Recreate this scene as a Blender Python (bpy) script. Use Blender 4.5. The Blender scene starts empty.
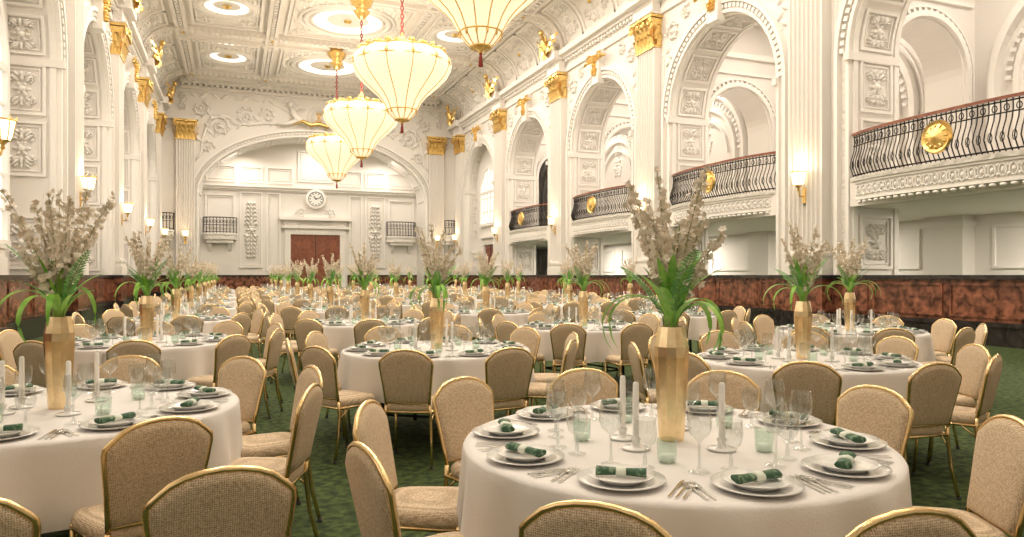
import bpy, bmesh, math, random
from math import sin, cos, pi, sqrt, radians
from mathutils import Vector, Matrix
random.seed(7)
sc = bpy.context.scene
try:
    sc.view_settings.view_transform = 'Standard'
    sc.view_settings.look = 'None'
except Exception:
    pass

# ------------------------------------------------------------ materials
def M(name, col, rough=.5, metal=0, col2=None, ns=5, nd=4, lo=.35, hi=.65, bump=0, bs=20,
      emis=None, es=0, coat=0, sheen=0, dist=0, vor=False, sub=0):
    m = bpy.data.materials.new(name); m.use_nodes = True
    nt = m.node_tree; b = nt.nodes['Principled BSDF']
    b.inputs['Base Color'].default_value = (*col, 1)
    b.inputs['Roughness'].default_value = rough
    b.inputs['Metallic'].default_value = metal
    b.inputs['Coat Weight'].default_value = coat
    b.inputs['Sheen Weight'].default_value = sheen
    tc = nt.nodes.new('ShaderNodeTexCoord')
    if col2:
        n = nt.nodes.new('ShaderNodeTexNoise'); n.inputs['Scale'].default_value = ns
        n.inputs['Detail'].default_value = nd; n.inputs['Distortion'].default_value = dist
        r = nt.nodes.new('ShaderNodeValToRGB')
        r.color_ramp.elements[0].position = lo; r.color_ramp.elements[0].color = (*col, 1)
        r.color_ramp.elements[1].position = hi; r.color_ramp.elements[1].color = (*col2, 1)
        nt.links.new(tc.outputs['Object'], n.inputs['Vector'])
        nt.links.new(n.outputs['Fac'], r.inputs['Fac'])
        nt.links.new(r.outputs['Color'], b.inputs['Base Color'])
    if bump:
        if vor:
            n2 = nt.nodes.new('ShaderNodeTexVoronoi'); n2.feature = 'SMOOTH_F1'
            out = 'Distance'
        else:
            n2 = nt.nodes.new('ShaderNodeTexNoise'); n2.inputs['Detail'].default_value = 3; out = 'Fac'
        n2.inputs['Scale'].default_value = bs
        bp = nt.nodes.new('ShaderNodeBump'); bp.inputs['Strength'].default_value = bump
        bp.inputs['Distance'].default_value = .04 if vor else .01
        nt.links.new(tc.outputs['Object'], n2.inputs['Vector'])
        nt.links.new(n2.outputs[out], bp.inputs['Height'])
        nt.links.new(bp.outputs['Normal'], b.inputs['Normal'])
    if emis:
        b.inputs['Emission Color'].default_value = (*emis, 1)
        b.inputs['Emission Strength'].default_value = es
    return m

PL = M('plaster_white', (.80, .76, .715), .55, bump=.15, bs=9)
PLR = M('plaster_relief', (.85, .815, .77), .5)
PLC = M('plaster_carved', (.79, .75, .70), .55, bump=1, bs=9, vor=True)
PLG = M('plaster_panel', (.70, .665, .62), .6, bump=.15, bs=9)
CEIL = M('plaster_ceiling', (.80, .76, .71), .6, bump=.3, bs=3)
GOLD = M('gilding', (.93, .68, .27), .32, .9, col2=(.74, .48, .15), ns=14)
BRASS = M('brass_frame', (.85, .63, .33), .27, 1.0)
VASE = M('vase_gold', (.94, .75, .46), .24, 1.0, col2=(.84, .64, .37), ns=30)
MARB = M('marble_red', (.060, .022, .014), .22, 0, col2=(.40, .15, .085), ns=5.5, nd=15, lo=.36, hi=.70, dist=.5, coat=.2)
MARD = M('marble_dark', (.016, .014, .014), .2, 0, col2=(.05, .04, .038), ns=4, nd=8, dist=1)
CARP = M('carpet_green', (.011, .030, .004), .95, 0, col2=(.085, .125, .026), ns=16, nd=15, lo=.38, hi=.68, bump=1, bs=90)
CLOTH = M('linen_white', (.77, .735, .715), .8, bump=.2, bs=150, sheen=.2)
WOOD = M('mahogany', (.20, .055, .028), .3, 0, col2=(.30, .10, .05), ns=3, dist=2, coat=.3)
IRON = M('wrought_iron', (.03, .025, .022), .4, .6)
PORC = M('porcelain', (.86, .85, .83), .12, coat=.5)
WAX = M('candle_wax', (.92, .90, .86), .4)
NAPK = M('napkin_green', (.035, .10, .05), .7, 0, col2=(.22, .32, .20), ns=60, nd=3, lo=.50, hi=.68)
BAND = M('napkin_band', (.72, .76, .66), .6)
SILV = M('silver', (.78, .78, .76), .15, 1)
LEAF = M('leaf_green', (.14, .40, .03), .4, 0, col2=(.34, .62, .09), ns=12)
FERN = M('fern_green', (.09, .32, .07), .5, 0, col2=(.20, .46, .12), ns=15)
PETAL = M('petal_cream', (.90, .84, .73), .6, 0, col2=(.78, .66, .52), ns=30)
STEM = M('stem_green', (.42, .42, .22), .6)
SHADE = M('lamp_glass', (.60, .50, .36), .35, emis=(1, .80, .51), es=.98)
SCON = M('sconce_glass', (.9, .8, .6), .4, emis=(1, .80, .50), es=2.4)
TASS = M('tassel_red', (.30, .04, .03), .7)
GLOW = M('window_frosted', (.85, .85, .83), .5, emis=(1, .94, .85), es=.75)
ROUND = M('roundel_glow', (.85, .82, .76), .6, emis=(1, .93, .80), es=1.5)
CLK = M('clock_face', (.85, .84, .80), .4)
DARK = M('dark_paint', (.03, .03, .03), .5)

def fabric():
    m = bpy.data.materials.new('woven_fabric'); m.use_nodes = True
    nt = m.node_tree; b = nt.nodes['Principled BSDF']; b.inputs['Roughness'].default_value = .85
    tc = nt.nodes.new('ShaderNodeTexCoord')
    ws = []
    for ax in ('X', 'Z'):
        w = nt.nodes.new('ShaderNodeTexWave'); w.bands_direction = ax
        w.inputs['Scale'].default_value = 50; w.inputs['Distortion'].default_value = 5
        w.inputs['Detail Scale'].default_value = 4
        nt.links.new(tc.outputs['Object'], w.inputs['Vector']); ws.append(w)
    n = nt.nodes.new('ShaderNodeTexNoise'); n.inputs['Scale'].default_value = 100; n.inputs['Detail'].default_value = 8
    nt.links.new(tc.outputs['Object'], n.inputs['Vector'])
    a = nt.nodes.new('ShaderNodeMath'); a.operation = 'ADD'
    nt.links.new(ws[0].outputs['Fac'], a.inputs[0]); nt.links.new(ws[1].outputs['Fac'], a.inputs[1])
    a2 = nt.nodes.new('ShaderNodeMath'); a2.operation = 'MULTIPLY_ADD'; a2.inputs[1].default_value = 2.0
    nt.links.new(n.outputs['Fac'], a2.inputs[0]); nt.links.new(a.outputs[0], a2.inputs[2])
    d = nt.nodes.new('ShaderNodeMath'); d.operation = 'DIVIDE'; d.inputs[1].default_value = 4
    nt.links.new(a2.outputs[0], d.inputs[0])
    r = nt.nodes.new('ShaderNodeValToRGB')
    r.color_ramp.elements[0].position = .30; r.color_ramp.elements[0].color = (.36, .25, .145, 1)
    r.color_ramp.elements[1].position = .68; r.color_ramp.elements[1].color = (.84, .68, .49, 1)
    nt.links.new(d.outputs[0], r.inputs['Fac']); nt.links.new(r.outputs['Color'], b.inputs['Base Color'])
    bp = nt.nodes.new('ShaderNodeBump'); bp.inputs['Strength'].default_value = .5; bp.inputs['Distance'].default_value = .003
    nt.links.new(d.outputs[0], bp.inputs['Height']); nt.links.new(bp.outputs['Normal'], b.inputs['Normal'])
    return m
FAB = fabric()

def glass(name, tint, base=.09, k=.85):
    m = bpy.data.materials.new(name); m.use_nodes = True
    nt = m.node_tree; nt.nodes.clear()
    o = nt.nodes.new('ShaderNodeOutputMaterial'); mx = nt.nodes.new('ShaderNodeMixShader')
    t = nt.nodes.new('ShaderNodeBsdfTransparent'); t.inputs['Color'].default_value = (*tint, 1)
    g = nt.nodes.new('ShaderNodeBsdfGlossy'); g.inputs['Roughness'].default_value = .04
    g.inputs['Color'].default_value = (.95, .95, .95, 1)
    lw = nt.nodes.new('ShaderNodeLayerWeight'); lw.inputs['Blend'].default_value = .5
    pw = nt.nodes.new('ShaderNodeMath'); pw.operation = 'POWER'; pw.inputs[1].default_value = 2.2
    ma = nt.nodes.new('ShaderNodeMath'); ma.operation = 'MULTIPLY_ADD'; ma.inputs[1].default_value = k; ma.inputs[2].default_value = base
    nt.links.new(lw.outputs['Facing'], pw.inputs[0]); nt.links.new(pw.outputs[0], ma.inputs[0])
    nt.links.new(ma.outputs[0], mx.inputs[0]); nt.links.new(t.outputs[0], mx.inputs[1])
    nt.links.new(g.outputs[0], mx.inputs[2]); nt.links.new(mx.outputs[0], o.inputs[0])
    return m
GLASS = glass('clear_glass', (.90, .915, .91)); GGRN = glass('green_glass', (.80, .90, .84))

# ------------------------------------------------------------ mesh builder
class MB:
    def __init__(s):
        s.v = []; s.f = []; s.m = []; s.s = []; s.X = None
    def add(s, vs, fs, mat, smooth=False):
        o = len(s.v)
        if s.X is not None:
            vs = [tuple(s.X @ Vector(p)) for p in vs]
        s.v.extend(vs)
        for f in fs:
            s.f.append(tuple(i + o for i in f)); s.m.append(mat); s.s.append(smooth)
    def box(s, x0, x1, y0, y1, z0, z1, mat):
        s.ob(lambda a, b, c: (a, b, c), x0, x1, y0, y1, z0, z1, mat)
    def ob(s, T, a0, a1, b0, b1, c0, c1, mat, na=1):
        vs = []; fs = []
        for i in range(na + 1):
            a = a0 + (a1 - a0) * i / na
            vs += [T(a, b0, c0), T(a, b1, c0), T(a, b1, c1), T(a, b0, c1)]
        for i in range(na):
            k = 4 * i
            for j in range(4):
                j2 = (j + 1) % 4
                fs.append((k + j, k + j2, k + 4 + j2, k + 4 + j))
        fs.append((0, 1, 2, 3)); k = 4 * na; fs.append((k + 3, k + 2, k + 1, k))
        s.add(vs, fs, mat)
    def prof(s, T, a0, a1, pr, mat, na=1, smooth=False):
        n = len(pr); vs = []; fs = []
        for i in range(na + 1):
            a = a0 + (a1 - a0) * i / na
            vs += [T(a, b, c) for b, c in pr]
        for i in range(na):
            for j in range(n - 1):
                fs.append((i * n + j, i * n + j + 1, (i + 1) * n + j + 1, (i + 1) * n + j))
        s.add(vs, fs, mat, smooth)
    def grid(s, fn, nu, nv, mat, smooth=True):
        vs = [fn(i / nu, j / nv) for i in range(nu + 1) for j in range(nv + 1)]
        fs = [(i * (nv + 1) + j, i * (nv + 1) + j + 1, (i + 1) * (nv + 1) + j + 1, (i + 1) * (nv + 1) + j)
              for i in range(nu) for j in range(nv)]
        s.add(vs, fs, mat, smooth)
    def lathe(s, pr, n, mat, c=(0, 0, 0), smooth=True, mod=None):
        vs = []; fs = []
        for r, z in pr:
            for i in range(n):
                t = 2 * pi * i / n
                rr = r * (mod(t) if mod else 1)
                vs.append((c[0] + rr * cos(t), c[1] + rr * sin(t), c[2] + z))
        for k in range(len(pr) - 1):
            for i in range(n):
                j = (i + 1) % n
                fs.append((k * n + i, k * n + j, (k + 1) * n + j, (k + 1) * n + i))
        s.add(vs, fs, mat, smooth)
    def tube(s, path, r, n, mat, closed=False, smooth=True):
        P = [Vector(p) for p in path]; N = len(P); vs = []; fs = []
        up = None
        for i in range(N):
            if closed: t = P[(i + 1) % N] - P[i - 1]
            else: t = P[min(i + 1, N - 1)] - P[max(i - 1, 0)]
            if t.length < 1e-9: t = Vector((0, 0, 1))
            t.normalize()
            if up is None:
                up = Vector((0, 0, 1)) if abs(t.z) < .8 else Vector((1, 0, 0))
            a = up - t * up.dot(t)
            if a.length < 1e-5: a = t.orthogonal()
            a.normalize(); up = a; b = t.cross(a)
            rr = r[i] if isinstance(r, (list, tuple)) else r
            for k in range(n):
                q = 2 * pi * k / n
                vs.append(tuple(P[i] + a * rr * cos(q) + b * rr * sin(q)))
        M_ = N if closed else N - 1
        for i in range(M_):
            i2 = (i + 1) % N
            for k in range(n):
                k2 = (k + 1) % n
                fs.append((i * n + k, i * n + k2, i2 * n + k2, i2 * n + k))
        if not closed:
            fs.append(tuple(range(n))); fs.append(tuple((N - 1) * n + k for k in reversed(range(n))))
        s.add(vs, fs, mat, smooth)
    def dome(s, T, a, b, ra, rb, h, mat, ang=0, base=0., n=8, point=0.):
        n = max(n, 8)
        ca, sa = cos(ang), sin(ang); vs = []; fs = []
        for (q, hh) in ((1, 0), (.75, .75)):
            for i in range(n):
                t = 2 * pi * i / n
                x = ra * q * cos(t); y = rb * q * sin(t) * (1 - point * abs(cos(t)) ** 2 * .8)
                vs.append(T(a + x * ca - y * sa, b + x * sa + y * ca, base + h * hh))
        vs.append(T(a, b, base + h))
        for i in range(n):
            j = (i + 1) % n
            fs.append((i, j, n + j, n + i)); fs.append((n + i, n + j, 2 * n))
        s.add(vs, fs, mat, True)
    def build(s, name, loc=(0, 0, 0), rz=0, mesh_only=False):
        me = bpy.data.meshes.new(name)
        me.from_pydata(s.v, [], s.f)
        mats = []
        for m in s.m:
            if m not in mats: mats.append(m)
        idx = {m.name: i for i, m in enumerate(mats)}
        for m in mats: me.materials.append(m)
        me.polygons.foreach_set('material_index', [idx[m.name] for m in s.m])
        me.polygons.foreach_set('use_smooth', s.s)
        bm = bmesh.new(); bm.from_mesh(me); bmesh.ops.recalc_face_normals(bm, faces=bm.faces[:]); bm.to_mesh(me); bm.free()
        me.update()
        if mesh_only: return me
        return inst(me, name, loc, rz)

def inst(me, name, loc=(0, 0, 0), rz=0, sc_=1):
    o = bpy.data.objects.new(name, me); o.location = loc; o.rotation_euler = (0, 0, rz)
    o.scale = (sc_, sc_, sc_)
    sc.collection.objects.link(o); return o

def relief(mb, T, a, b, ra, rb, mat=None, h=.05, vert=True):
    mat = mat or PLR
    U = (lambda x, y, hh: T(a + x, b + y, hh)) if vert else (lambda x, y, hh: T(a + y, b + x, hh))
    if not vert: ra, rb = rb, ra
    w = ra; L = rb
    n = max(1, int(round(L / (w * .62))))
    mb.dome(U, 0, 0, w * .32, w * .32, h * 1.2, mat, n=8)
    for k in range(6):
        t = k * pi / 3
        mb.dome(U, cos(t) * w * .42, sin(t) * w * .42, w * .24, w * .14, h * .8, mat, ang=t, n=6)
    for sgn in (-1, 1):
        for k in range(n):
            y = sgn * (w * .75 + k * (L - w * .75) / n)
            sz = w * .55 * (1 - .35 * k / n)
            for sx in (-1, 1):
                mb.dome(U, sx * sz * .85, y + sgn * sz * .15, sz * .72, sz * .30, h, mat, ang=sgn * sx * .75 if sx > 0 else pi + sgn * sx * .75, n=6, point=.7)
                mb.dome(U, sx * sz * 1.35, y - sgn * sz * .1, sz * .25, sz * .25, h * .9, mat, n=6)
            mb.dome(U, 0, y + sgn * sz * .2, sz * .22, sz * .5, h * 1.2, mat, n=6)

def scroll(mb, T, a, b, size, flip=1, mat=None, h=.04, turns=1.6, rot=0):
    mat = mat or PLR
    pts = []
    N = 26
    for i in range(N + 1):
        q = i / N; r = size * (1 - q) ** .8 + .04 * size; t = rot + q * turns * 2 * pi
        pts.append(T(a + flip * r * cos(t), b + r * sin(t), h * .5))
    mb.tube(pts, [size * .12 * (1 - .5 * i / N) for i in range(N + 1)], 6, mat)
    for i in range(7):
        t = rot + i * .8
        r = size * (1 - i * .08)
        mb.dome(T, a + flip * r * 1.18 * cos(t), b + r * 1.18 * sin(t), size * .34, size * .15, h * 1.2, mat, ang=(t + .6) if flip > 0 else pi - t - .6, n=6, point=.5)
    mb.dome(T, a, b, size * .22, size * .22, h * 1.6, mat)

def frame(mb, T, a0, a1, b0, b1, w, h, mat, na=1):
    mb.ob(T, a0, a1, b0, b0 + w, 0, h, mat, na); mb.ob(T, a0, a1, b1 - w, b1, 0, h, mat, na)
    mb.ob(T, a0, a0 + w, b0 + w, b1 - w, 0, h, mat); mb.ob(T, a1 - w, a1, b0 + w, b1 - w, 0, h, mat)

def arch_face(mb, S, u0, u1, z0, z1, uc, w, sp, rise, h, mat, n=32):
    vs = [S(u0, z0, h), S(uc - w, z0, h), S(uc - w, z1, h), S(u0, z1, h),
          S(uc + w, z0, h), S(u1, z0, h), S(u1, z1, h), S(uc + w, z1, h)]
    mb.add(vs, [(0, 1, 2, 3), (4, 5, 6, 7)], mat)
    vs = []; fs = []
    for i in range(n + 1):
        t = pi - pi * i / n
        u = uc + w * cos(t)
        vs += [S(u, sp + rise * sin(t), h), S(u, z1, h)]
    for i in range(n): fs.append((2 * i, 2 * i + 2, 2 * i + 3, 2 * i + 1))
    mb.add(vs, fs, mat)

def gpath(uc, w, sp, z0, rise):
    L1 = sp - z0; La = pi * sqrt((w * w + rise * rise) / 2)
    def g(s, off):
        if s <= L1: return (uc - w - off, z0 + s)
        if s <= L1 + La:
            t = pi - pi * (s - L1) / La
            return (uc + (w + off) * cos(t), sp + (rise + off) * sin(t))
        return (uc + w + off, sp - (s - L1 - La))
    return g, L1, La

WR, WL, HT = 14.25, -4.25, 13.4
PIT = 7.85
PI_ = [7.0 + PIT * i for i in range(-2, 6)]
BAYS = [(PI_[i] + PI_[i + 1]) / 2 for i in range(7)]
W, SP = 2.65, 6.9
YB = PI_[0]; YE = 48.0
SR = lambda u, v, h: (WR - h, u, v)
SL = lambda u, v, h: (WL + h, u, v)
SE = lambda u, v, h: (u, YE - h, v)
LO = lambda u, v, h: (-h, u, v)

# ------------------------------------------------------------ floor, ceiling
mb = MB(); mb.box(WL - 1.6, 19.8, YB - .3, 51, -.2, 0, CARP); mb.build('floor')

mb = MB()
TC = lambda a, b, h: (a, b, HT - h)
mb.box(WL + 1.6, WR - 1.6, YB, YE, HT, HT + .2, CEIL)
def cove(side):
    def T(a, b, h):
        f = b * pi / 2
        x = 1.65 * (1 - cos(f)) + h * cos(f) * .9; z = 11.55 + 1.85 * sin(f) - h * sin(f)
        return (WR - x, a, z) if side > 0 else (WL + x, a, z)
    return T
for sd in (1, -1):
    T = cove(sd)
    mb.grid(lambda u, v: T(YB + (YE - YB) * u, v, 0), 2, 12, CEIL)
mb.build('ceiling')

mb = MB()
for sd in (1, -1):
    T = cove(sd)
    T2 = lambda a, b, h: T(a, b / 2.6, h)
    for P in PI_[1:]:
        mb.prof(lambda a, b, c: T(b, a, c), 0, 1, [(P - .55, 0), (P - .55, .14), (P + .55, .14), (P + .55, 0)], CEIL, 10)
        relief(mb, lambda a, b, h: T2(a, b, h + .14), P, 1.3, .38, 1.1, PLR, .09)
    for c in BAYS[1:]:
        for (y0, y1) in ((c - 3.2, c - 1.5), (c - 1.3, c + 1.3), (c + 1.5, c + 3.2)):
            mb.ob(lambda a, b, h: T(b, a, h), .12, .88, y0, y0 + .1, 0, .09, PLR, 6)
            mb.ob(lambda a, b, h: T(b, a, h), .12, .88, y1 - .1, y1, 0, .09, PLR, 6)
            mb.ob(T, y0, y1, .12, .16, 0, .09, PLR); mb.ob(T, y0, y1, .84, .88, 0, .09, PLR)
            relief(mb, T2, (y0 + y1) / 2, 1.3, (y1 - y0) * .26, .75, PLR, .12)
            for sx in (-1, 1):
                scroll(mb, T2, (y0 + y1) / 2 + sx * (y1 - y0) * .28, .85, .2, sx, PLR, .1)
                scroll(mb, T2, (y0 + y1) / 2 + sx * (y1 - y0) * .28, 1.75, .2, -sx, PLR, .1)
        mb.dome(T2, c, 1.3, .16, .16, .2, GOLD)
for P in PI_[1:]:
    for o in (-.62, .62):
        mb.box(WL + 1.6, WR - 1.6, P + o - .12, P + o + .12, HT - .26, HT + .02, CEIL)
        x = WL + 1.7
        while x < WR - 1.7:
            mb.box(x, x + .14, P + o * 1.2 - .05, P + o * 1.2 + .05, HT - .34, HT - .1, PLR); x += .3
    mb.box(WL + 1.6, WR - 1.6, P - .5, P + .5, HT - .08, HT + .02, PL)
    x = WL + 2.1
    while x < WR - 2:
        relief(mb, TC, x, P, .55, .3, PLR, .17, vert=False); x += 1.35
    for x in (-2.3, 1.8, 8.25, 12.3):
        mb.dome(TC, x, P, .17, .17, .26, GOLD)
for X in (-2.35, 1.75, 8.25, 12.35):
    for o in (-.2, .2):
        mb.box(X + o - .08, X + o + .08, YB, YE, HT - .22, HT + .02, CEIL)
    y = 3
    while y < YE:
        mb.box(X - .08, X + .08, y, y + .18, HT - .2, HT - .02, PLR); y += .36
for c in BAYS:
    for (X, R, hw, hl) in ((5, 1.9, 2.7, 2.75), (-.3, 1.15, 1.55, 2.6), (10.3, 1.15, 1.55, 2.6)):
        for k, (r, t) in enumerate(((R, .13), (R * 1.14, .08), (R * .86, .07))):
            mb.tube([(X + r * cos(a * pi / 24), c + r * sin(a * pi / 24), HT - .05) for a in range(48)], t, 6, PLR, closed=True)
        for a in range(36):
            t = a * pi / 18
            mb.dome(TC, X + R * 1.27 * cos(t), c + R * 1.27 * sin(t), .11, .07, .12, PLR, ang=t, n=6)
        frame(mb, TC, X - hw, X + hw, c - hl, c + hl, .12, .14, PLR)
        frame(mb, TC, X - hw + .2, X + hw - .2, c - hl + .2, c + hl - .2, .05, .09, PLR)
        for sx in (-1, 1):
            for sy in (-1, 1):
                scroll(mb, TC, X + sx * (hw - .62), c + sy * (hl - .62), .34, sx, PLR, .12)
mb.build('trim_1')
for c in BAYS:
    for (X, R) in ((5, 1.62), (-.3, .98), (10.3, .98)):
        m2 = MB(); m2.lathe([(R, 0), (R * .8, .06), (R * .4, .1), (.001, .11)], 32, ROUND, (X, c, HT - .08))
        m2.lathe([(.2, 0), (.14, -.08), (.001, -.12)], 12, GOLD, (X, c, HT - .02)); m2.build('ceiling_roundel')

# ------------------------------------------------------------ side walls
def dado(mb, S, u0, u1, h0):
    mb.ob(S, u0, u1, 0, .47, h0 - .3, h0 + .10, MARD); mb.ob(S, u0, u1, .38, .47, h0, h0 + .14, MARD)
    mb.ob(S, u0, u1, .47, 1.33, h0 - .3, h0 + .04, MARB)
    mb.ob(S, u0, u1, 1.33, 1.42, h0 - .3, h0 + .12, MARD)
    u = u0 + .2
    while u < u1 - 2:
        frame(mb, lambda a, b, h: S(a, b, h + h0 + .04), u, u + 1.8, .55, 1.25, .05, .03, MARB); u += 1.96
mb = MB()
for i, c in enumerate(BAYS):
    arch_face(mb, SR, PI_[i], PI_[i + 1], 0, 11.6, c, W, SP, W, 0, PL)
    arch_face(mb, SR, PI_[i], PI_[i + 1], 0, 11.6, c, W, SP, W, -1.5, PL)
    g, L1, La = gpath(c, W, SP, 0, W)
    mb.prof(lambda a, b, cc: SR(*g(a, 0), b), 0, 2 * L1 + La, [(0, 0), (-1.5, 0)], PL, 80)
mb.box(WR, WR + 1.5, PI_[-1], 50.5, 0, 11.6, PL)
c = BAYS[-1]
mb.box(WR + .6, WR + .8, c - W, c + W, 0, SP + W, PL)
mb.build('wall_right')
mb = MB()
for i, c in enumerate(BAYS):
    arch_face(mb, SL, PI_[i], PI_[i + 1], 0, 11.6, c, W, SP, W, 0, PL)
    g, L1, La = gpath(c, W, SP, 0, W)
    mb.prof(lambda a, b, cc: SL(*g(a, 0), b), 0, 2 * L1 + La, [(0, 0), (-1.0, 0)], PL, 80)
    mb.box(WL - 1.2, WL - 1.0, PI_[i], PI_[i + 1], 0, 11.6, PL)
mb.box(WL - 1.2, WL, PI_[-1], 50.5, 0, 11.6, PL)
mb.build('wall_left')
mb = MB(); mb.box(WL - 1.5, 19.8, YB - .3, YB, 0, HT + .2, PL); mb.build('wall_back')

mb = MB(); dado(mb, SR, YB, YE, 0); mb.build('baseboard_right')
mb = MB(); dado(mb, SL, YB, YE, 0); mb.build('baseboard_left')

mb = MB()
for S in (SR, SL):
    mb.ob(S, YB, YE, 10.72, 10.95, 0, .10, PL); mb.ob(S, YB, YE, 10.95, 11.25, 0, .06, PLC)
    mb.ob(S, YB, YE, 11.25, 11.38, 0, .3, PL); mb.ob(S, YB, YE, 11.38, 11.6, 0, .5, PL)
    y = 3
    while y < YE:
        mb.ob(S, y, y + .13, 11.12, 11.25, .06, .22, PLR); y += .26
    for P in PI_:
        mb.ob(S, P - .68, P + .68, 10.72, 11.25, .1, .42, PLC); mb.ob(S, P - .78, P + .78, 11.25, 11.62, .3, .72, PL)
mb.build('trim_2')

def arch_trim():
    mb = MB(); g, L1, La = gpath(0, W, SP, 1.42, W)
    A = lambda s, off, h: LO(*g(s, off), h)
    Ltot = 2 * L1 + La
    mb.ob(A, 0, Ltot, .0, .10, 0, .12, PLR, 90)
    mb.ob(A, 0, Ltot, .10, .30, 0, .05, PLC, 90)
    mb.ob(A, 0, Ltot, .30, .42, 0, .18, PLR, 90)
    n = 46
    for i in range(n):
        s = L1 + La * (i + .5) / n
        mb.ob(A, s - .055, s + .055, .14, .26, .05, .15, PLR)
    Q = lambda s, d, h: LO(*g(s, -h), -d)
    D = 1.5
    for (d0, d1) in ((.0, .14), (D - .14, D)):
        mb.ob(Q, 0, Ltot, d0, d1, 0, .05, PLR, 90)
    zs = []
    for base in (0, L1 + La):
        sg = 1 if base == 0 else -1
        segs = [(.15, 1.5), (2.5, 3.9), (4.05, 5.35)]
        for (a, b) in segs:
            s0, s1 = (base + a, base + b) if sg == 1 else (base + L1 - b, base + L1 - a)
            zs.append((s0, s1, 1))
    nA = 7
    for i in range(nA):
        zs.append((L1 + La * i / nA + .1, L1 + La * (i + 1) / nA - .1, 4))
    for (s0, s1, na) in zs:
        frame(mb, Q, s0, s1, .22, D - .22, .07, .07, PLR, na)
        frame(mb, Q, s0 + .12, s1 - .12, .34, D - .34, .03, .04, PLR, na)
        sm = (s0 + s1) / 2
        relief(mb, Q, sm, D / 2, (s1 - s0) * .36, .32, PLR, .10, vert=False)
        for q in (-1, 1):
            for e in (-1, 1):
                scroll(mb, Q, sm + q * (s1 - s0) * .22, D / 2 + e * .22, .11, q * e, PLR, .08)
    for sx in (-1, 1):
        mb.box(-.2, 1.5, sx * (W + .0) - .08, sx * (W + .0) + .08, SP - .18, SP + .02, PL)
        scroll(mb, LO, sx * 2.55, 9.85, .32, sx, PLR, .12)
        scroll(mb, LO, sx * 1.75, 10.3, .22, -sx, PLR, .1, rot=1)
        for k in range(6):
            mb.dome(LO, sx * (2.85 - .14 * (k % 2)), 9.3 - k * .22, .16, .07, .09, PLR, ang=.8 * sx if k % 2 else -.8 * sx, n=6, point=.6)
        frame(mb, lambda a, b, h: LO(a, b, h), min(sx * 3.10, sx * 3.27), max(sx * 3.10, sx * 3.27), 1.6, 9.2, .02, .03, PLR)
    mb.ob(lambda a, b, h: LO(a * (1 + .25 * (b - 9.4)), b, h), -.26, .26, 9.35, 10.7, 0, .3, PLR)
    K = lambda a, b, h: LO(a, b, h + .3)
    relief(mb, K, 0, 10.1, .22, .46, GOLD, .14)
    for sx in (-1, 1):
        scroll(mb, K, sx * .38, 10.4, .17, sx, GOLD, .12)
        for k in range(2):
            mb.dome(K, sx * (.6 + .2 * k), 10.35 - .02 * k * k, .17, .07, .09, GOLD, ang=-sx * .3 * (1 if k % 2 else -1), point=.6)
    return mb.build('trim', mesh_only=True)
AT = arch_trim()
for k, c in enumerate(BAYS):
    inst(AT, 'trim_%d' % (3 + k), (WR, c, 0)); inst(AT, 'trim_%d' % (20 + k), (WL, c, 0), pi)

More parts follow.
